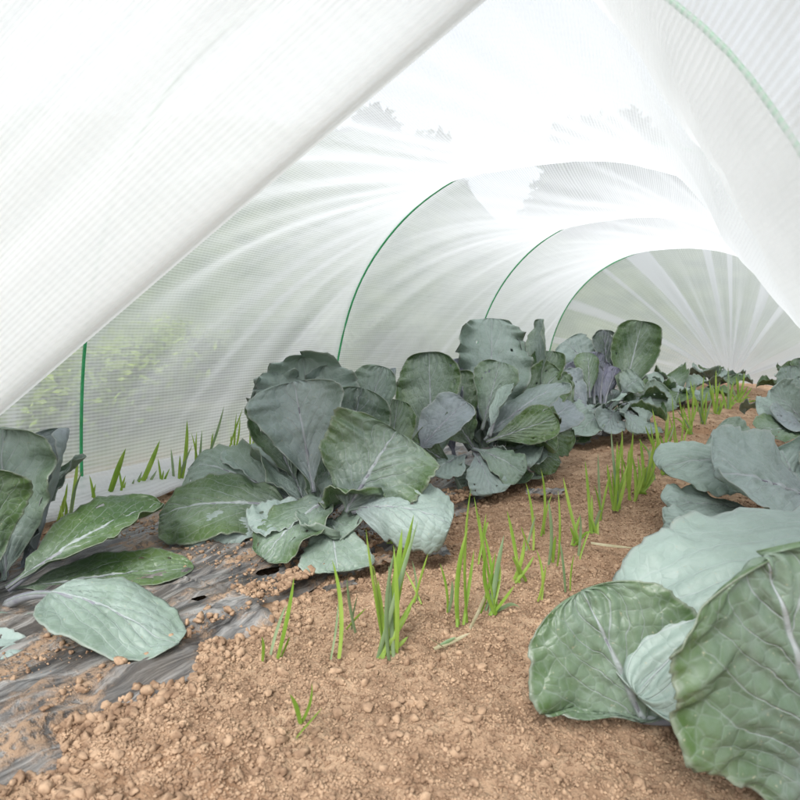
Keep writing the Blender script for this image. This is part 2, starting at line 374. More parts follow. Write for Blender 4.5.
# the far end, gathered to a peg on the ground
G = np.array([-.42, 6.0, .045]); Y, c, a, H = HOOPS[-1]; V = []; UV = []; DE = []; nr = 40; nt2 = 260
for r_ in range(nr):
    f = r_/(nr-1)
    for k in range(nt2):
        th = math.pi*(1-k/(nt2-1)); x, z = arch(th, c, a, H, .006); p0 = np.array([x, Y, z]); p = p0*(1-f)+G*f
        nfold = n1(th*5, 3.)+.5*n1(th*12, 8.)
        amp = .05*math.sin(math.pi*min(1, f*1.05+.02))*(.35+f)
        p = p+np.array([.25, 1, .3])*amp*nfold+np.array([0, .10, .03])*math.sin(math.pi*f)
        bb = n1(th*4.6+f*.5, 21.); bb = min(1, max(0, (bb-.10)/.07)); b2 = min(1, max(0, (n1(th*13., 5.)-.22)/.08)); bunch = 1.5*bb+.7*b2
        V.append((p[0], p[1], max(.006, p[2]))); UV.append((th*1.05, Y+f)); DE.append(1.08+bunch*1.2+2.2*f**4)
mesh_obj('gathered_end', V, grid_faces(nr, nt2), M_NET, net, UV, attr={'layers': DE})
# hem lying on the soil along the foot of the left side, folded over itself
V = []; UV = []; DE = []; ny = 240
for k in range(ny):
    y = -.3+5.3*k/(ny-1); t, (c, a, H), seg = hoop_at(y); x0 = c-a
    wd = .13+.04*n1(y*2.3, 1)
    prof = [(-.02, .05), (.0, .022), (.25, .03), (.5, .022), (.8, .018), (1., .012), (.96, .022), (.7, .034), (.35, .042), (.05, .075)]
    for q, (u, z) in enumerate(prof):
        x = x0+u*wd+.008*n1(y*7, q*.6); V.append((x, y, max(rough_soil(x, y), gh(x, y))+z+.008*n1(y*11, q*.7, 2))); UV.append((q*.02, y)); DE.append(1.55)
mesh_obj('ground_hem', V, grid_faces(ny, len(prof)), M_NET, net, UV, attr={'layers': DE})
# slack fold of netting hanging inside the near end
e0, e1 = P(-160, 556, 1.22), P(560, -58, .62); T0, T1 = P(-520, 330, 1.32), P(150, -420, .78)
V = []; UV = []; DE = []; ns, nw = 90, 64
away = nrm(Fv+.3*Uv)
for k in range(ns):
    s = k/(ns-1); E_ = e0+(e1-e0)*s; T_ = T0+(T1-T0)*s; dr = T_-E_; L = np.linalg.norm(dr)
    E_ = E_+DIR((.7, .55, 0))*(.020*n1(s*3.5, 2)+.006*n1(s*13, 4))
    for q in range(nw):
        wv = q/(nw-1)*2-1              # -1 back layer .. 0 fold .. 1 front layer
        d = abs(wv)**1.15; side = 1 if wv > 0 else -1
        off = .03*min(1, (abs(wv)*14)**.5)*side
        rip = .020*n1(d*9+s*.7, s*.8, side)+.010*n1(d*24+s, s*1.3, 4+side)
        p = E_+dr*d - away*(off+rip*min(1, abs(wv)*6))
        V.append(p); UV.append((d*L, s*1.1))
        DE.append(1.06+.6*n1(d*11+s*.9, s*.5, 7)+.35*n1(d*30+s*1.5, s*.8, 3)+.6*math.exp(-(abs(wv)/.03)**2))
mesh_obj('hanging_flap', V, grid_faces(ns, nw), M_NET, net, UV, attr={'layers': DE})

# ------------------------------------------------------------------ cabbages
def prof_w(t, a=.62, b=.42):
    pk = a/(a+b); return (max(0, t)**a*max(0, 1-t)**b)/(pk**a*(1-pk)**b)
LEAFN = [0]
def leaf(parent, B, T, W, n, bend=.08, cup=.35, ruf=.10, tip=.0, twist=0., pf=.10, tone=(.5, .5, .2), res=None, sh=(1.1, .37), label=None, rib=.0075, skew=0., gw=0., wav=1.):
    LEAFN[0] += 1; sd_ = LEAFN[0]*7.31
    B = np.asarray(B, float); T = np.asarray(T, float); d = T-B; L = np.linalg.norm(d); t0 = d/L
    n = nrm(np.asarray(n, float)-t0*(np.dot(n, t0))); cl, cr = cup if hasattr(cup, '__len__') else (cup, cup)
    if res is None: res = (30, 25) if L < .16 else (40, 33)
    nu, nv = res; C_ = (B+T)/2+n*bend*L*2; V = []; UV = []; mids = []
    for i in range(nu):
        q = i/(nu-1); u = 1-(1-q)**1.7
        p = B*(1-u)**2+C_*2*u*(1-u)+T*u*u; tg = nrm((C_-B)*(1-u)+(T-C_)*u)
        s = nrm(np.cross(tg, n)); N = np.cross(s, tg)
        if twist: ca, sa = math.cos(twist*u), math.sin(twist*u); s, N = s*ca+N*sa, N*ca-s*sa
        if u > .6: p = p+N*tip*L*((u-.6)/.4)**2
        t = (u-pf)/(1-pf); hw = W/2*prof_w(t, *sh) if t > 0 else 0
        hw = max(hw, .006*(1-u)) if u < .5 else hw
        mids.append((p-N*.002, u, N))
        for j in range(nv):
            v = 2*j/(nv-1)-1; av = abs(v); sg = 1 if v > 0 else -1
            ang = (cr if v > 0 else cl)*av
            h = hw*(1+.16*n1(u*3.2+sd_, sg*7.)+(.07*n1(u*9+sd_, sg*3.)+.05*n1(u*27+sd_, sg*5.)+.03*n1(u*60+sd_, sg*8.))*(1 if av > .8 else av))
            lat = h*av
            along = skew*W*v*t if t > 0 else 0
            wv_ = n1(u*5.5*wav+sd_, sg*2.+av*.5)+.6*n1(u*13*wav+sd_, sg*4.+av)+.25*n1(u*27*wav+sd_, sg*6)
            rf = (ruf*1.9+.06)*W*.5*(av**(1.8 if wav <= 1 else 3.4))*wv_*(1 if wav <= 1 else 1.5)*(1 if t > .05 else 0)
            pk = .030*W*n1(u*5+sd_, v*2.5)+.013*W*n1(u*15+sd_, v*7.)*(1-av*.3)
            qv = .0030*math.sin((u-.68*av**.85+.05*n1(u*4+sd_, sg))*6.5*6.283+sg*.3)*min(1, hw/.03)*(1-av)
            pt = p+s*(sg*lat*math.cos(ang))+N*(lat*math.sin(ang)+rf+(pk if hw > .01 else 0)+qv)+tg*along
            zmin = gh(pt[0], pt[1])+.022+.006*n1(pt[0]*30, pt[1]*30)
            if pt[2] < zmin: pt[2] = zmin+.0015*math.sin(pt[2]*40)
            V.append(pt); UV.append((.5+.5*v, u))
    FL = grid_faces(nu, nv); lr = random.Random(LEAFN[0]*17+3)
    if .14 < L and res[0] < 50 and lr.random() < .5:                                     # a few pest holes
        for _ in range(lr.randint(1, 4)):
            hi, hj = int(nu*lr.uniform(.35, .8)), int(nv*lr.choice((lr.uniform(.12, .4), lr.uniform(.6, .88)))); dead = {(hi, hj)}
            if lr.random() < .4: dead.add((hi+1, hj))
            FL = [f for f in FL if (f[0]//nv, f[0] % nv) not in dead]
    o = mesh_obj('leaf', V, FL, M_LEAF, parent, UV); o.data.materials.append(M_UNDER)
    md = o.modifiers.new('thickness', 'SOLIDIFY'); md.thickness = .0013; md.offset = 0; md.material_offset = 1
    o.color = (*tone, 1)
    if label: o['label'] = label
    if rib:
        pts = [p-N*rib*.35*(1-u) for p, u, N in mids if u < .86]; us = [u for p, u, N in mids if u < .86]
        for p_ in pts: p_[2] = max(p_[2], gh(p_[0], p_[1])+.012)
        V, F = tube(pts, [rib*(1-.95*min(1, u/.88))*.9 for u in us], 7)
        r = mesh_obj('midrib', V, F, M_RIB, o)
    return o
def plant(px, py, d, label, stem_h=.07, stem_r=.018):
    b = P(px, py, d); b[2] = gh(b[0], b[1])
    root = empty('cabbage_plant', b, label, 'cabbage', 'red cabbages in the tunnel')
    pts = [b+np.array([.004*n1(k, b[1]), .004*n1(k, 9), -.02+k*(stem_h+.02)/7]) for k in range(8)]
    V, F = tube(pts, [stem_r*(1+.18*n1(k*1.7, b[0]*9)) for k in range(8)], 10); mesh_obj('stem', V, F, M_STEM, root)
    return root, b
def L(root, base_px, tip_px, wpx, n, **k):
    B = P(*base_px); T = P(*tip_px); W = wpx*(base_px[2]*.35+tip_px[2]*.65)/FPX
    return leaf(root, B, T, W, DIR(n), **k)
PALE, MINT, MID, GREEN, DARK, BLUE, PURP, DULL = (1.0, .1, .1), (.90, .35, .1), (.62, .7, .2), (.26, .8, .15), (-.12, .6, .1), (.88, .35, .5), (.76, .2, .95), (.5, .1, .1)
def rosette(root, b, specs, scale=1., tilt=0.):
    """inner and outer leaves: azimuth (deg), elevation (deg), length, width, tone"""
    for az, el, ln, wd, tn in specs:
        a, e = R_(az), R_(el); d = np.array([math.cos(a)*math.cos(e), math.sin(a)*math.cos(e), math.sin(e)])
        n = np.array([-math.cos(a)*math.sin(e), -math.sin(a)*math.sin(e), math.cos(e)])
        B = b+np.array([0, 0, .045])+d*.01; leaf(root, B, B+d*ln*scale, wd*scale, n, bend=.06+.05*rng.random()*(1 if el < 50 else -1), cup=.35+.2*rng.random(), ruf=.16, tip=-.12 if el < 45 else .05, tone=tn)

# --- the cabbage cut by the picture's edge, dark broad leaves spread on the film
r, b = plant(-6, 606, 1.12, 'cabbage spreading flat dark green leaves over the film, beside the nearest hoop')
L(r, (4, 594, 1.10), (-2, 430, 1.12), 118, (.25, .25, -1), bend=-.05, cup=(.5, .35), ruf=.13, tip=-.1, tone=(.62, .9, .1))
L(r, (14, 592, 1.14), (58, 428, 1.20), 84, (-.55, .1, -.8), bend=-.05, cup=.6, ruf=.14, tip=-.05, tone=BLUE)
L(r, (-12, 598, 1.05), (-40, 470, 1.0), 110, (.6, .1, -.8), bend=-.03, cup=.3, tone=GREEN)
L(r, (6, 588, 1.04), (160, 500, 1.20), 92, (-.25, .8, -.55), bend=.04, cup=(.15, .25), ruf=.06, tip=-.03, tone=DARK, sh=(.75, .45), label='large dark green leaf held out over the film')
L(r, (10, 592, 1.06), (194, 566, 1.14), 66, (-.1, .9, -.45), bend=.02, cup=.15, ruf=.06, tip=-.03, tone=DARK, sh=(.6, .5), label='dark green leaf tucked below the large one')
L(r, (6, 602, .99), (180, 648, .85), 92, (.25, .8, -.55), bend=.15, cup=(-.3, .15), ruf=.07, tip=-.04, pf=.36, tone=(.62, .2, .05), sh=(.4, .36), rib=.010, label='pale grey green leaf hanging down onto the film')
L(r, (-30, 620, .98), (46, 670, .90), 72, (.2, .8, -.5), bend=.10, cup=.1, tone=(.5, .3, .1), pf=.1)
L(r, (-50, 622, .93), (14, 690, .84), 70, (.1, .8, -.5), bend=.08, cup=.2, tone=PALE, pf=.1)
rosette(r, b, [(160, 40, .25, .2, GREEN), (200, 25, .26, .22, MID), (250, 20, .22, .2, MID), (120, 35, .24, .2, DULL), (300, 12, .14, .14, MINT)])

# --- the largest cabbage
r, b = plant(312, 545, 1.31, 'largest cabbage, its broad fan leaf facing out, above the round film hole', .08, .02)
L(r, (318, 505, 1.42), (303, 358, 1.50), 112, (0, .5, -1), bend=-.02, cup=.35, ruf=.30, tip=.0, tone=(.98, .35, .1), wav=2.0, sh=(.9, .5), label='pale frilly upright leaf')
L(r, (314, 492, 1.30), (294, 382, 1.33), 108, (.12, .1, -1), bend=-.05, cup=(.5, .62), ruf=.10, tip=-.08, tone=(.85, .6, .32), sh=(1.35, .30), label='upright blue grey leaf folded along its midrib', pf=.03)
L(r, (336, 500, 1.38), (362, 388, 1.40), 70, (.2, .0, -1), bend=-.04, cup=.35, tone=(.5, .6, .35), pf=.05)
L(r, (346, 512, 1.22), (396, 430, 1.24), 126, (-.1, .3, -1), bend=.03, cup=(.25, .2), ruf=.09, tip=-.05, tone=(.42, 1.0, .25), sh=(.8, .32), pf=.03, res=(56, 45), label='broad olive green fan leaf turned to the light')
L(r, (352, 510, 1.22), (452, 520, 1.14), 78, (-.15, .85, -.6), bend=.10, cup=(-.05, -.75), ruf=.12, tip=-.08, tone=(.92, .25, .1), sh=(.6, .3), pf=.06, label='pale leaf drooping towards the onions')
L(r, (330, 497, 1.26), (262, 556, 1.14), 78, (-.3, .5, -.8), bend=.06, cup=(.3, -.2), ruf=.10, tip=-.06, tone=(.34, .8, .1), sh=(.55, .35), pf=.05)
L(r, (320, 512, 1.27), (250, 528, 1.20), 56, (-.2, .75, -.55), bend=.06, cup=.25, ruf=.16, tone=PALE, sh=(.6, .3))
L(r, (330, 518, 1.22), (338, 572, 1.12), 74, (.05, .8, -.6), bend=.02, cup=.03, ruf=.02, tone=DULL, sh=(.9, .2), pf=.02, rib=.003, label='dull triangular leaf lying on the film')
L(r, (300, 505, 1.36), (182, 458, 1.50), 66, (-.2, .75, -.65), bend=.07, cup=(-.25, .1), ruf=.10, tip=-.1, tone=(.58, .6, .1), sh=(.55, .35))
L(r, (300, 508, 1.33), (152, 512, 1.32), 84, (-.15, .62, -.8), bend=.10, cup=(.1, -.35), ruf=.11, tip=-.08, tone=(.10, .9, .1), sh=(.45, .35), label='dark green leaf arching over the film')
L(r, (300, 520, 1.30), (182, 538, 1.26), 42, (-.1, .4, -.6), bend=.05, cup=-.2, ruf=.25, tone=(.75, .2, .2))
L(r, (310, 503, 1.36), (240, 447, 1.52), 66, (.25, .85, -.55), bend=.02, cup=.1, ruf=.08, tone=(1., .0, .0), label='whitish leaf lying against the soil bank')
L(r, (345, 485, 1.46), (382, 366, 1.52), 56, (-.1, .0, -1), bend=-.04, cup=(.2, .7), ruf=.16, tip=-.05, tone=MID)
L(r, (362, 480, 1.50), (394, 368, 1.58), 30, (-.7, 0, -.7), bend=-.02, cup=.5, ruf=.12, tone=BLUE)
L(r, (385, 490, 1.48), (398, 400, 1.52), 44, (.3, 0, -1), bend=0, cup=.3, tone=GREEN)
L(r, (312, 490, 1.44), (272, 372, 1.48), 66, (.2, .5, -1), bend=-.02, cup=.3, ruf=.34, tone=PALE, wav=2.0, sh=(.9, .5))
L(r, (325, 490, 1.46), (332, 366, 1.50), 64, (-.1, .5, -1), bend=-.02, cup=.3, ruf=.34, tone=(.92, .4, .2), wav=2.0, sh=(.9, .5))
L(r, (320, 480, 1.50), (348, 372, 1.62), 70, (.1, .3, -1), bend=-.05, cup=.4, ruf=.32, tone=PALE, wav=2.2)
L(r, (300, 490, 1.38), (262, 398, 1.44), 60, (.5, .0, -.8), bend=-.05, cup=.3, ruf=.1, tone=GREEN)
rosette(r, b, [(0, 35, .2, .17, GREEN), (60, 40, .24, .2, MID), (100, 45, .25, .2, GREEN), (150, 30, .22, .2, MID), (330, 15, .15, .15, DULL)])

# --- the second cabbage along the row
r, b = plant(488, 478, 1.98, 'second cabbage along the row, tall upright leaves and many low dark ones', .09, .02)
L(r, (432, 470, 1.82), (428, 352, 1.86), 66, (-.2, .1, -1), bend=-.05, cup=(.15, .35), ruf=.16, tip=-.05, tone=(.42, 1., .2), sh=(.7, .33), pf=.03)
L(r, (418, 470, 1.85), (410, 375, 1.9), 40, (.3, .1, -1), bend=-.03, cup=.3, tone=GREEN)
L(r, (418, 452, 1.70), (466, 402, 1.72), 52, (-.35, .45, -.8), bend=.05, cup=(.35, .3), ruf=.06, tone=(.88, .35, .5), sh=(.62, .36), label='smooth blue grey leaf leaning over the fan leaf')
L(r, (492, 455, 2.0), (493, 317, 2.10), 78, (.05, .1, -1), bend=-.05, cup=(.3, .2), ruf=.30, tip=-.06, tone=(.85, .6, .15), sh=(.85, .34), wav=2.2, label='tallest leaf, pale with a frilled top')
L(r, (505, 440, 2.1), (512, 338, 2.16), 36, (-.6, 0, -.8), bend=-.03, cup=.5, tone=BLUE)
L(r, (520, 440, 2.15), (546, 320, 2.22), 36, (-.5, .1, -.8), bend=-.05, cup=.5, ruf=.16, tip=.05, twist=.7, tone=MID)
L(r, (468, 440, 1.90), (455, 372, 1.95), 46, (.1, .2, -1), bend=-.02, cup=.3, tone=GREEN)
L(r, (482, 430, 1.86), (500, 362, 1.9), 46, (-.1, .4, -.9), bend=.03, cup=.35, tone=(.5, .8, .1))
L(r, (488, 436, 1.80), (512, 384, 1.84), 24, (-.8, .3, -.4), bend=.04, cup=.4, tone=(1., 0, 0), label='small whitish leaf showing its underside')
L(r, (484, 440, 1.84), (562, 384, 1.92), 56, (-.25, .8, -.6), bend=.06, cup=(-.3, .3), ruf=.08, tone=(.70, .4, .35), sh=(.65, .36), label='blue grey leaf held out flat')
L(r, (486, 442, 1.80), (556, 418, 1.80), 40, (.1, .3, -1), bend=.03, cup=.1, ruf=.10, tone=(.05, .9, .1))
L(r, (474, 448, 1.80), (450, 412, 1.78), 44, (-.1, .3, -1), bend=.02, cup=.3, tone=GREEN)
L(r, (472, 448, 1.78), (524, 474, 1.72), 48, (-.1, .7, -.7), bend=.09, cup=(-.35, .05), ruf=.12, tone=(.5, .5, .1))
L(r, (466, 455, 1.80), (432, 474, 1.68), 50, (-.1, .8, -.6), bend=.07, cup=.05, ruf=.12, tone=MINT)
L(r, (474, 452, 1.78), (492, 494, 1.66), 46, (.1, .7, -.6), bend=.07, cup=-.1, ruf=.14, tone=(.8, .2, .2))
L(r, (494, 448, 1.9), (560, 462, 1.92), 46, (.1, .6, -.8), bend=.12, cup=-.2, ruf=.15, tone=DARK)
L(r, (500, 440, 2.0), (572, 430, 2.1), 52, (.1, .3, -.9), bend=.08, cup=-.1, ruf=.12, tone=(.03, .8, .1))
L(r, (500, 430, 2.1), (560, 372, 2.2), 50, (-.1, .2, -.9), bend=.0, cup=.3, ruf=.12, tone=GREEN)
L(r, (470, 440, 2.0), (468, 358, 2.1), 50, (.1, .1, -1), bend=-.03, cup=.3, ruf=.15, tone=PURP)
L(r, (510, 455, 1.95), (535, 500, 1.84), 40, (.2, .6, -.7), bend=.06, cup=-.2, ruf=.15, tone=(.3, .3, .1))
rosette(r, b, [(0, 20, .22, .17, DARK), (40, 35, .26, .2, GREEN), (90, 45, .26, .2, MID), (140, 35, .25, .2, GREEN), (180, 30, .2, .18, MID), (330, 15, .2, .17, MINT)])

for bx, by, bd, tx, ty, td, ww, tn in ((470, 450, 2.0, 432, 392, 2.05, 44, MID), (500, 430, 2.2, 532, 362, 2.3, 46, MINT), (510, 440, 2.1, 552, 352, 2.25, 40, GREEN), (455, 460, 1.9, 440, 385, 2.0, 46, PURP),
        (480, 440, 2.05, 478, 345, 2.2, 48, MID), (520, 445, 2.0, 574, 402, 2.15, 44, BLUE), (510, 452, 1.9, 548, 448, 1.85, 40, MINT), (480, 462, 1.85, 460, 492, 1.7, 42, DULL), (505, 460, 1.9, 520, 488, 1.8, 36, GREEN), (450, 465, 1.75, 412, 440, 1.7, 40, DARK)):
    L(r, (bx, by, bd), (tx, ty, td), ww, (rng.uniform(-.4, .4), .35, -.85), bend=rng.uniform(-.04, .06), cup=rng.uniform(.1, .5), ruf=.18, tip=rng.uniform(-.1, .06), tone=tn)
# --- the third, with a purple heart
r, b = plant(606, 436, 2.80, 'third cabbage along the row with a purple heart and one green leaf standing up', .1, .02)
L(r, (622, 400, 2.75), (642, 322, 2.80), 50, (-.3, .15, -1), bend=-.05, cup=(.3, .35), ruf=.10, tip=.05, tone=(.22, .9, .15), sh=(.9, .33), pf=.03, label='rounded green leaf standing highest')
L(r, (632, 392, 2.78), (650, 345, 2.84), 22, (-.7, 0, -.7), bend=.0, cup=.5, tone=BLUE)
L(r, (612, 395, 2.78), (604, 330, 2.84), 34, (.3, .0, -1), bend=-.03, cup=.2, ruf=.12, tone=(.35, .1, 1.), label='dark purple leaf')
L(r, (600, 385, 2.84), (566, 340, 2.90), 42, (-.1, .5, -.9), bend=.04, cup=.2, ruf=.15, tone=(.85, .2, .2))
L(r, (590, 398, 2.66), (589, 352, 2.70), 28, (0, .1, -1), bend=-.05, cup=-.4, ruf=.05, tone=GREEN, tip=-.15)
for bx, tx, ty, ww in ((586, 572, 362, 26), (600, 606, 362, 28), (594, 598, 352, 30), (604, 618, 368, 26), (584, 580, 372, 24)):
    L(r, (bx, 405, 2.74), (tx, ty, 2.78), ww, (.1*(595-tx)/10, .1, 1), bend=.08, cup=.6, ruf=.12, tone=PURP)
L(r, (606, 412, 2.66), (556, 412, 2.56), 44, (-.2, .6, -.7), bend=.08, cup=-.15, ruf=.12, tip=-.08, tone=(.9, .3, .05))
L(r, (604, 414, 2.64), (576, 436, 2.46), 38, (-.3, .5, -.8), bend=.08, cup=.25, ruf=.14, tone=(.8, .5, .05))
L(r, (612, 410, 2.66), (604, 431, 2.46), 36, (.1, .45, -.8), bend=.10, cup=.3, ruf=.20, tone=(.78, .2, .35))
L(r, (618, 410, 2.66), (638, 434, 2.46), 38, (.3, .45, -.8), bend=.10, cup=.25, ruf=.14, tone=(.7, .3, .25))
L(r, (606, 406, 2.60), (622, 398, 2.52), 26, (-.1, .9, -.4), bend=.08, cup=.1, tone=(1., 0, 0))
L(r, (622, 404, 2.72), (656, 408, 2.66), 42, (.1, .8, -.6), bend=.12, cup=-.3, ruf=.10, tone=MINT)
L(r, (620, 395, 2.74), (640, 378, 2.70), 36, (.1, .8, -.6), bend=.08, cup=.2, ruf=.1, tone=(.6, .4, .2))
L(r, (624, 408, 2.70), (660, 440, 2.60), 34, (.3, .5, -.8), bend=.08, cup=-.1, ruf=.2, tone=(.6, .3, .3))
L(r, (598, 420, 2.62), (560, 452, 2.52), 34, (-.2, .6, -.7), bend=.04, cup=-.1, ruf=.1, tone=DARK)
rosette(r, b, [(0, 15, .25, .18, DARK), (30, 30, .28, .2, GREEN), (90, 40, .25, .2, MID), (150, 30, .3, .22, MID), (200, 20, .25, .2, DARK), (300, 28, .2, .14, MINT), (255, 30, .22, .14, DULL), (280, 22, .2, .12, DARK)])

L(r, (575, 420, 2.55), (548, 378, 2.6), 40, (-.2, .3, -.9), bend=.03, cup=.2, ruf=.14, tone=(.3, .6, .2))
L(r, (590, 412, 2.6), (560, 372, 2.7), 34, (.2, .1, -.9), bend=.0, cup=.3, ruf=.14, tone=BLUE)
L(r, (634, 412, 2.7), (668, 392, 2.8), 38, (.1, .5, -.8), bend=.06, cup=.1, ruf=.14, tone=MID)
# --- fourth and fifth, farther on
r, b = plant(682, 408, 3.9, 'low fourth cabbage with one wide pale leaf sloping towards the net end', .1, .02)
L(r, (660, 386, 3.9), (708, 396, 3.7), 30, (.15, .9, -.45), bend=.06, cup=-.25, ruf=.08, tone=PALE, label='wide pale leaf sloping down')
L(r, (676, 398, 3.8), (650, 384, 3.75), 34, (-.1, .8, -.5), bend=.06, cup=-.1, ruf=.12, tone=MINT)
L(r, (678, 400, 3.8), (654, 412, 3.6), 32, (-.1, .7, -.6), bend=.06, cup=-.1, ruf=.12, tone=(.7, .4, .1))
rosette(r, b, [(0, 10, .25, .2, DARK), (60, 20, .3, .22, MID), (120, 25, .3, .24, GREEN), (180, 20, .28, .22, MINT), (230, 10, .3, .22, DARK), (270, 5, .28, .22, DARK), (300, 8, .25, .2, GREEN)])
r, b = plant(712, 398, 4.7, 'farthest cabbage of the main row, small and dark against the gathered net end', .08, .018)
rosette(r, b, [(k*51, 12+10*(k % 3), .26, .2, (MID, MINT, DARK, GREEN)[k % 4]) for k in range(7)])

# --- the row on the other side of the onions
r, b = plant(792, 700, .86, 'nearest cabbage opposite the main row, huge waxy pale leaves beside the onions', .10, .022)
L(r, (900, 520, .88), (634, 672, .66), 225, (-.30, .80, -.62), bend=.09, cup=(.10, -.15), ruf=.07, tip=-.10, tone=(.95, .12, .05), sh=(.55, .36), res=(80, 61), pf=.05, label='largest pale waxy leaf hanging over the soil')
L(r, (850, 830, .56), (775, 566, .50), 285, (-.15, .35, -1), bend=-.02, cup=(.15, .2), ruf=.05, tip=-.05, tone=(.34, .8, .25), sh=(.8, .34), res=(80, 61), pf=.02, label='near green leaf with broad pale veins')
L(r, (672, 790, .72), (586, 594, .72), 190, (-.1, .35, -1), bend=.02, cup=(.10, .18), ruf=.03, tip=-.06, tone=(.24, .5, .15), sh=(.62, .40), res=(64, 51), pf=.02, label='smooth dark green leaf standing at the soil edge')
L(r, (800, 690, .80), (700, 560, .92), 120, (-.2, .6, -.7), bend=.05, cup=.2, ruf=.1, tone=MINT, res=(50, 41))
rosette(r, b, [(0, 35, .25, .2, MINT), (40, 40, .26, .2, MID), (90, 30, .2, .18, MINT), (150, 25, .18, .16, MID), (200, 15, .2, .18, DARK), (260, 20, .2, .18, MID), (310, 25, .2, .2, MINT)])
r, b = plant(800, 520, 1.5, 'cabbage behind the huge pale leaf, its leaves round and wide open', .10, .022)
L(r, (812, 500, 1.38), (716, 470, 1.30), 122, (-.3, .7, -.75), bend=.05, cup=(.25, .2), ruf=.08, tip=-.03, tone=(.86, .25, .25), sh=(.5, .32), res=(56, 45), label='round grey green leaf with purple veins')
L(r, (776, 478, 1.5), (666, 458, 1.42), 92, (-.2, .75, -.65), bend=.06, cup=(.05, -.3), ruf=.10, tip=-.1, tone=(.84, .3, .05), sh=(.5, .33))
L(r, (770, 468, 1.60), (712, 434, 1.66), 60, (-.1, .4, -.9), bend=.0, cup=.25, ruf=.12, tone=(.55, .4, .2))
L(r, (768, 516, 1.42), (668, 503, 1.34), 58, (-.2, .8, -.6), bend=.05, cup=-.1, ruf=.14, tone=MINT)
L(r, (765, 540, 1.32), (664, 524, 1.26), 52, (-.2, .8, -.6), bend=.04, cup=.05, ruf=.14, tone=PALE)
L(r, (770, 535, 1.34), (706, 548, 1.22), 40, (-.2, .6, -.6), bend=.04, cup=-.1, ruf=.1, tone=(.2, .5, .1))
rosette(r, b, [(0, 30, .26, .2, MINT), (50, 40, .24, .2, MID), (110, 35, .2, .18, MINT), (170, 10, .2, .18, DARK), (330, 20, .25, .2, MID)])
r, b = plant(806, 436, 2.35, 'upright cabbage farther along the far row beside the tunnel wall', .10, .02)
L(r, (800, 430, 2.3), (790, 366, 2.35), 34, (-.1, .2, -1), bend=-.03, cup=.3, ruf=.14, tone=(.7, .4, .2))
L(r, (806, 425, 2.3), (770, 390, 2.25), 42, (-.3, .5, -.8), bend=.04, cup=.25, ruf=.12, tone=(.8, .3, .15))
L(r, (806, 430, 2.2), (778, 420, 2.1), 44, (-.3, .6, -.7), bend=.05, cup=.1, ruf=.12, tone=BLUE)
L(r, (806, 432, 2.2), (762, 432, 2.05), 40, (-.3, .6, -.7), bend=.06, cup=.1, ruf=.12, tone=(.3, .6, .1))
L(r, (806, 430, 2.2), (756, 402, 2.2), 38, (-.2, .8, -.6), bend=.06, cup=-.1, ruf=.12, tone=PALE)
rosette(r, b, [(30, 50, .3, .22, MID), (90, 45, .28, .2, BLUE), (150, 30, .26, .2, MINT), (0, 30, .26, .2, GREEN)])
r, b = plant(798, 396, 3.9, 'small dark topped cabbage at the end of the far row', .1, .018)
L(r, (800, 385, 3.9), (782, 366, 3.9), 22, (-.2, .6, -.7), bend=.04, cup=.2, tone=DARK)
L(r, (804, 385, 3.9), (798, 358, 3.9), 22, (0, .3, -1), bend=-.02, cup=.2, tone=GREEN)
rosette(r, b, [(k*60+10, 25+12*(k % 3), .24, .19, (DARK, MINT, GREEN)[k % 3]) for k in range(6)])

# ------------------------------------------------------------------ onions, grass, sprouts
def blade(root, B, T, wid, bow, mat, droop=0.):
    B, T = np.asarray(B, float), np.asarray(T, float); d = T-B; Ln = np.linalg.norm(d)
    view = nrm(B-CAM+np.array([rng.uniform(-.8, .8), rng.uniform(-.8, .8), 0])); s = nrm(np.cross(d, view)); nn = nrm(np.cross(s, d))
    V = []; nu = 12; lat = np.array([rng.uniform(-1, 1), rng.uniform(-1, 1), 0])*bow*1.7*Ln
    for i in range(nu):
        u = i/(nu-1); p = B+d*u+lat*4*u*(1-u)*.5
        if droop and u > .55: p = p+(lat*2.5+np.array([0, 0, -droop*Ln]))*((u-.55)/.45)**2
        w_ = wid*1.5*(.75+.5*u)*(1-u**4)+.0002
        for v in (-1, 0, 1): V.append(p+s*w_*.5*v+nn*w_*.28*abs(v))
    return mesh_obj('blade', V, grid_faces(nu, 3), mat, root)
def clump(name, px, py, tips, label, cat, group, wid=.0045, mats=(M_BLADE, M_BLADE2), zoff=0., spread=.012):
    g0 = PG(px, py); b = np.array([g0[0], g0[1], gh(g0[0], g0[1])+.004+zoff]); root = empty(name, b, label, cat, group)
    dep = float((b-CAM)@Fv)
    if wid >= .005 and name == 'onion_seedling': tips = list(tips)+[(t_[0]+rng.uniform(-9, 9), t_[1]+rng.uniform(2, 26), .8, rng.choice((0, 0, .25))) for t_ in tips]
    for k, tp in enumerate(tips):
        tx, ty = tp[:2]; wk = tp[2] if len(tp) > 2 else 1; dr = tp[3] if len(tp) > 3 else 0
        B = b+np.array([rng.uniform(-1, 1)*spread, rng.uniform(-1, 1)*spread, -.006]); T = P(tx, ty, dep+rng.uniform(-.03, .03))
        if T[2] < .03: T[2] = .03
        blade(root, B, T, wid*wk, rng.uniform(.02, .10), mats[0] if rng.random() < .75 else mats[1], dr)
    return root
OG = 'onion seedlings in the soil strip'
def on(px, py, tips, lb, **k):
    tips = [(t_[0], py-(py-t_[1])*1.13)+tuple(t_[2:]) for t_ in tips]
    clump('onion_seedling', px, py, tips, lb, 'onion', OG, **k)
on(270, 668, [(294, 588), (286, 612, .8), (262, 640, .8), (290, 640, .7)], 'young onion with crossed leaning blades in front of the plastic film edge')
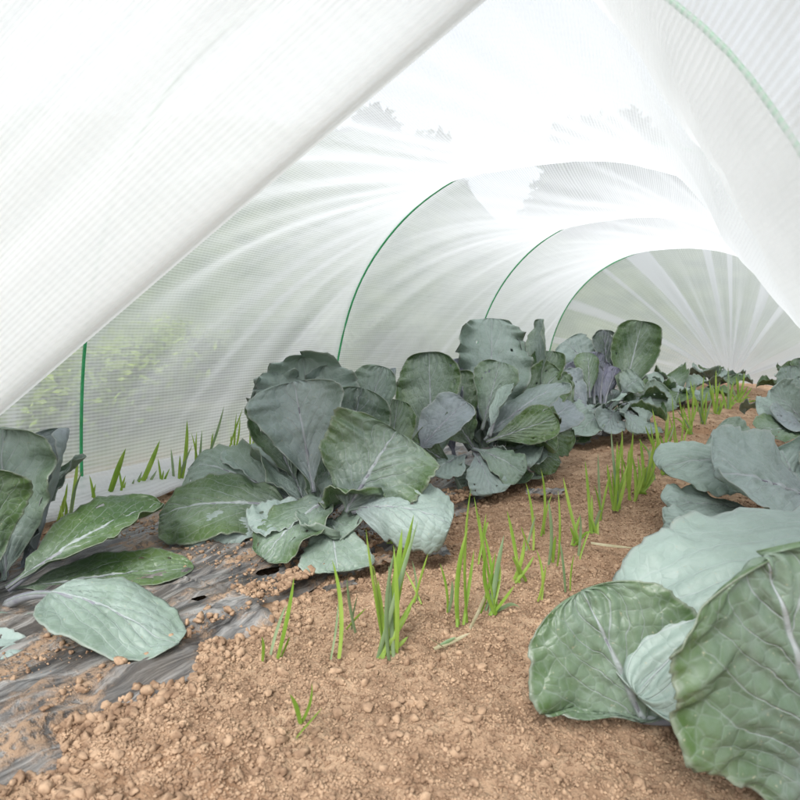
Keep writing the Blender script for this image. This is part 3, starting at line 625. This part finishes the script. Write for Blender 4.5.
on(334, 668, [(332, 572), (338, 610, .8)], 'lone straight onion spike between the leaning onion and the thick tuft')
on(386, 668, [(414, 532, 1.3), (402, 545, 1.3), (366, 545), (378, 590), (418, 600, .7), (408, 640, .7), (396, 560, 1.1)], 'thickest onion tuft, nearest the largest cabbage on bare soil', wid=.0055)
on(464, 636, [(471, 505), (468, 540, 1.2), (461, 560, .8), (474, 560, .8)], 'slim onion whose single blade stands taller than its neighbours')
on(490, 622, [(479, 525), (486, 560), (504, 545, 1.1), (500, 570, 1.2), (514, 590, .7)], 'onion tuft of five stiff blades between two slim onions', wid=.005)
on(519, 592, [(507, 520), (524, 545), (534, 560, .8), (512, 560)], 'thin pale onion with splayed blades above the smooth dark cabbage leaf')
on(553, 576, [(548, 508), (556, 540), (558, 500, .7)], 'onion with two thread-like blades just past the splayed one')
on(573, 556, [(563, 486), (580, 520), (590, 528, .8, .3), (570, 530)], 'bent onion with a kinked drooping blade on open soil')
on(593, 543, [(585, 470), (592, 500), (604, 505, .8, .3), (588, 515), (598, 520)], 'bushy onion beside a blade fallen flat on the soil')
on(616, 518, [(611, 440), (617, 450), (622, 446), (607, 470), (626, 480)], 'dense onion tuft at the near end of the bright green run', wid=.0055)
on(632, 508, [(633, 440), (629, 455), (640, 470)], 'narrow upright onion second in the bright green run', wid=.005)
on(643, 500, [(650, 452), (640, 445), (656, 462), (647, 470), (638, 480), (655, 445)], 'widest onion tuft of the bright green run', wid=.006)
on(664, 480, [(666, 425), (672, 440), (660, 440), (678, 452, .9, .2)], 'arching onion at the far end of the bright green run', wid=.006)
on(660, 468, [(652, 415), (668, 418), (645, 430)], 'onion against the low leaves of the third cabbage', wid=.005)
on(690, 438, [(686, 392), (694, 388), (699, 405), (682, 410), (676, 415, 1, .2)], 'grassy onion tuft beside the fourth cabbage', wid=.006)
on(703, 428, [(700, 390), (706, 396), (712, 402), (697, 404)], 'onion in front of the farthest cabbage', wid=.006)
on(716, 418, [(716, 375), (720, 385), (709, 392), (724, 396), (713, 388)], 'tall stalked onion in front of the gathered net', wid=.007)
on(728, 412, [(728, 372), (734, 384), (722, 390), (738, 396)], 'onion in the row end beside the tall stalked one', wid=.008)
on(738, 405, [(744, 376), (736, 380), (748, 388), (730, 386), (752, 395, 1, .3)], 'last onion of the strip, spiky beneath the net folds', wid=.009)
on(700, 416, [(690, 384), (704, 380), (708, 394)], 'small onion crowding the fourth cabbage from behind', wid=.006)
on(436, 662, [(456, 640, .8), (428, 640, .8), (470, 655, .8)], 'tiny flat onion sprouting low on soil', mats=(M_DRY, M_BLADE2))
on(300, 745, [(312, 690), (290, 700), (322, 712)], 'short onion before the thickest tuft')
for px, py, tips, lb in [(446, 620, [(440, 570), (452, 585)], 'fine pale onion threads left of the slim tall onion'), (530, 560, [(526, 492), (536, 520, .8), (521, 530, .7)], 'faint wispy onion near the torn plastic scrap'),
    (545, 545, [(541, 478), (552, 500, .8)], 'pair of hair-thin onion blades under the second cabbage'), (603, 528, [(598, 462), (610, 480), (594, 490, .8)], 'onion between the bushy one and the dense tuft'),
    (480, 570, [(474, 505), (486, 520, .8), (492, 512, .8, .3)], 'hooked onion by the drooping pale cabbage leaf'), (420, 610, [(428, 560, .7), (412, 566, .8), (405, 575, .6)], 'sparse onion right behind the thickest tuft'),
    (352, 640, [(347, 585), (358, 600, .8), (366, 612, .7)], 'slender onion between the lone straight spike and the thickest tuft'), (540, 610, [(536, 556), (546, 570, .8)], 'small onion in front of the two thread-like blades'),
    (654, 488, [(650, 430), (660, 436), (645, 448)], 'onion squeezed behind the widest tuft'), (625, 496, [(622, 436), (632, 446), (616, 452)], 'onion just behind the dense near tuft'), (583, 570, [(580, 520), (590, 534, .8)], 'short onion before the bent kinked one'),
    (565, 600, [(560, 548, .8), (574, 560, .7)], 'two bladed onion nearest the far soil edge'), (678, 458, [(672, 402), (684, 410), (668, 418), (690, 425, 1, .3)], 'tall onion joining the bright green run to the far tufts')]:
    on(px, py, tips, lb, wid=.0036)
def fallen(a, b_, label, mat, wid=.004):
    A, B = PG(*a), PG(*b_); A[2] = gh(A[0], A[1])+.022; B[2] = gh(B[0], B[1])+.022
    root = empty('fallen_blade', A, label, 'leaf blade', 'fallen leaf blades'); blade(root, A, B, wid, .08, mat)
fallen((590, 565), (634, 566), 'pale onion blade fallen flat beside the bushy onion', M_DRY)
fallen((470, 655), (492, 600), 'dry bleached blade leaning on soil beside the slim tall onion', M_DRY)
GG = 'grass blades along the foot of the net'
def gr(px, py, tips, lb, **k): clump('grass_tuft', px, py, tips, lb, 'grass', GG, **k)
gr(68, 532, [(78, 455, 1.6), (83, 470), (66, 500), (60, 505)], 'broad grass blade right beside the nearest hoop')
gr(103, 506, [(126, 448, 1.7), (112, 480), (120, 470)], 'single leaning grass blade just past the nearest hoop', wid=.006)
gr(142, 494, [(160, 440, 1.6), (152, 462), (157, 470)], 'grass blade leaning the same way, second past the nearest hoop', wid=.006)
gr(160, 492, [(158, 458), (164, 470), (170, 468)], 'short thin grass sprouts between two tall blades')
gr(177, 488, [(187, 420, 1.4), (171, 448), (192, 446), (180, 455)], 'tallest slender grass spike beside the dark arching leaf', wid=.0055)
gr(205, 470, [(224, 406, 1.3), (203, 420), (213, 426)], 'grass blades rising behind the arching cabbage leaf')
gr(222, 466, [(221, 418), (243, 408), (250, 436, 1, .2)], 'wispy grass bending low by the whitish leaf')
for k, (px, py, h_, lb) in enumerate([(122, 502, 34, 'low two bladed grass between the two leaning blades'), (132, 497, 26, 'small grass shoot just before the second leaning blade'), (93, 512, 40, 'thin grass shoots directly past the nearest hoop foot'), (58, 524, 46, 'grass shoots half hidden behind the upright blue grey leaf'),
        (195, 468, 40, 'fine grass behind the tallest slender spike'), (230, 442, 30, 'short grass beside the wispy bent grass'), (252, 440, 26, 'last grass shoots before the largest cabbage')]):
    gr(px, py+(22 if px > 190 else 0), [(px+rng.uniform(-4, 12), py-h_*rng.uniform(.6, 1)) for q in range(3)], lb)
def sprout(px, py, s, label, on_film=True):
    g0 = PG(px, py); b = np.array([g0[0], g0[1], (film_z if on_film else gh)(g0[0], g0[1])+.003]); root = empty('weed_sprout', b, label, 'weed', 'small weed sprouts')
    V, F = tube([b, b+[.002, 0, s*.5], b+[.004, 0, s]], s*.06, 6); mesh_obj('stalk', V, F, M_LIME, root)
    for a in (0.3, 2.2, 4.3):
        V = []
        for i in range(7):
            u = i/6
            for v in (-1, 0, 1):
                wq = .35*s*math.sin(math.pi*min(1, u*.92+.04)); rr = u*s*.95
                V.append(b+np.array([math.cos(a)*rr-math.sin(a)*wq*v, math.sin(a)*rr+math.cos(a)*wq*v, s+.25*s*math.sin(u*2.4)+.08*s*abs(v)]))
        mesh_obj('leaflet', V, grid_faces(7, 3), M_LIME, root)
sprout(88, 648, .022, 'bright lime weed sprout growing through the film')
sprout(392, 552, .014, 'tiny lime sprout under the drooping pale leaf', False)
sprout(268, 462, .03, 'yellow green weed on the soil bank behind the largest cabbage', False)
sprout(282, 458, .028, 'second yellow green weed on the bank, nearer the hoop', False)

# ------------------------------------------------------------------ outside, seen through the net
def leafy(name, base, crown_c, crown_r, n, size, mat, seed, trunk_r, label, cat, group):
    r = np.random.RandomState(seed); root = empty(name, base, label, cat, group)
    cl = r.normal(size=(int(9+n/260), 3)); cl /= np.linalg.norm(cl, axis=1)[:, None]; cl *= r.rand(len(cl), 1)**.5; cc = crown_c+cl*crown_r*.8
    ci = r.randint(len(cc), size=n); p = cc[ci]+r.normal(size=(n, 3))*np.asarray(crown_r)*.22
    p[:, 2] = np.maximum(p[:, 2], base[2]+.02)
    a = r.normal(size=(n, 3)); a /= np.linalg.norm(a, axis=1)[:, None]; b_ = np.cross(a, r.normal(size=(n, 3))); b_ /= np.linalg.norm(b_, axis=1)[:, None]
    if n > 10000:
        dv = r.normal(size=(n, 3)); dv /= np.linalg.norm(dv, axis=1)[:, None]
        lob = np.array([1+.28*n1(d[0]*2+seed, d[1]*2, d[2]*2)+.16*n1(d[0]*5, d[1]*5+seed, d[2]*5) for d in dv])
        p = crown_c+dv*np.asarray(crown_r)*lob[:, None]*(.55+.5*r.rand(n, 1)**.7); size = size*2.2
    s = size*(.5+r.rand(n, 1)); V = np.stack([p-a*s, p+b_*s*.5, p+a*s, p-b_*s*.5], 1).reshape(-1, 3); F = np.arange(4*n).reshape(n, 4)
    o = big_mesh('crown', V, F, mat, False); o.parent = root; o.matrix_parent_inverse = root.matrix_world.inverted()
    top = np.asarray(crown_c); pts = [np.asarray(base)+(top-base)*k/5+np.array([n1(k, seed), n1(k, seed+3), 0])*trunk_r*1.2 for k in range(6)]
    V, F = tube(pts, [trunk_r*(1.2-.17*k) for k in range(6)], 8); VV = list(V); FF = list(F)
    for k in range(7):
        q = cc[k % len(cc)]; st = pts[2+k % 3]; v2, f2 = tube([st, (st+q)/2+[0, 0, trunk_r], q], [trunk_r*.5, trunk_r*.3, trunk_r*.1], 5); FF += [tuple(i+len(VV) for i in f) for f in f2]; VV += v2
    mesh_obj('trunk', VV, FF, M_BARK, root)
TR = [(604, 46, 15.8, 5.4, 'broad dark tree seen through the net roof above the whole arch'), (712, 48, 14.2, 4.6, 'dark tree farther along behind the net, beyond the row end'), (380, 46, 15.6, 6.0, 'wide hazy tree behind the net beside the edge of the hanging flap'),
      ]
for k, (px, dist, top, rad, lb) in enumerate(TR):
    c0 = P(px, 335, dist); base = np.array([c0[0], c0[1], -.2]); cc = np.array([c0[0], c0[1], top-rad*1.2])
    leafy('tree', base, cc, np.array([rad, rad, rad*1.15]), 30000, .19, M_TREE, 40+k, .12, lb, 'tree', 'trees beyond the tunnel')
# a wooded hillside far behind
prof = [(-900, 150), (-400, 120), (0, 128), (250, 138), (400, 152), (455, 190), (500, 232), (560, 244), (700, 234), (800, 236), (1000, 235), (1500, 230)]
V = []; nc, nr = 260, 34
for k in range(nc):
    px = -900+2400*k/(nc-1); top = np.interp(px, [p[0] for p in prof], [p[1] for p in prof]); H = (335-top)/FPX*40+.4
    for q in range(nr):
        f = q/(nr-1); d = 22+18*f; c0 = P(px, 335, d); z = H*(1-(1-f)**2)*1.02
        z += .6*noise.fractal(Vector((c0[0]*.4, c0[1]*.4, z*.25)), .8, 2.1, 4)*min(1, f*4)
        V.append((c0[0], c0[1], z-.35))
M_HILL = simple('wooded_hillside', (.075, .105, .055), (.155, .19, .105), .9, .9, 0, .1)
o = mesh_obj('hillside_wood', V, grid_faces(nc, nr), M_HILL); o['kind'] = 'stuff'
WD = [(125, 372, 3.3, .30, 'bright yellow green bush outside the net beside the nearest hoop'), (60, 400, 3.0, .28, 'weedy bush outside the net behind the upright blue leaf'), (200, 380, 4.6, .34, 'pale weedy bush outside the net past the yellow one'), (290, 350, 6.5, .45, 'weedy bush outside the net behind the largest cabbage'), (400, 345, 8.5, .5, 'small bush outside behind the second hoop'), (165, 345, 7.5, .5, 'bush in the field beyond the yellow one')]
for k, (px, py, dist, rad, lb) in enumerate(WD):
    c0 = P(px, py, dist); base = np.array([c0[0], c0[1], -.03]); c0[2] = max(c0[2], rad*.6)
    leafy('bush', base, c0, np.array([rad*1.3, rad*1.3, rad*.8]), 4000, .026, M_WEED if k in (0, 1, 5) else M_FIELD, 80+k, .015, lb, 'bush', 'bushes outside the tunnel')
r = np.random.RandomState(11); n = 26000
X = -2.0-9*r.rand(n)**1.7; Yg = -1+16*r.rand(n); hgt = .05+.16*r.rand(n)**2; an = r.rand(n)*6.28; lean = r.normal(size=(n, 2))*.05
p0 = np.stack([X, Yg, np.full(n, -.035)], 1); sx = np.stack([np.cos(an), np.sin(an), np.zeros(n)], 1)*.005
keep = np.array([n1(x*.9, y*.9, 6) > -.22 for x, y in zip(X, Yg)]); p0, sx, hgt, lean = p0[keep], sx[keep], hgt[keep], lean[keep]; n = len(p0)
tp = p0+np.concatenate([lean, hgt[:, None]], 1); V = np.stack([p0-sx, p0+sx, tp], 1).reshape(-1, 3)
o = big_mesh('grass', V, np.arange(3*n).reshape(n, 3), M_FIELD, False); o['kind'] = 'stuff'
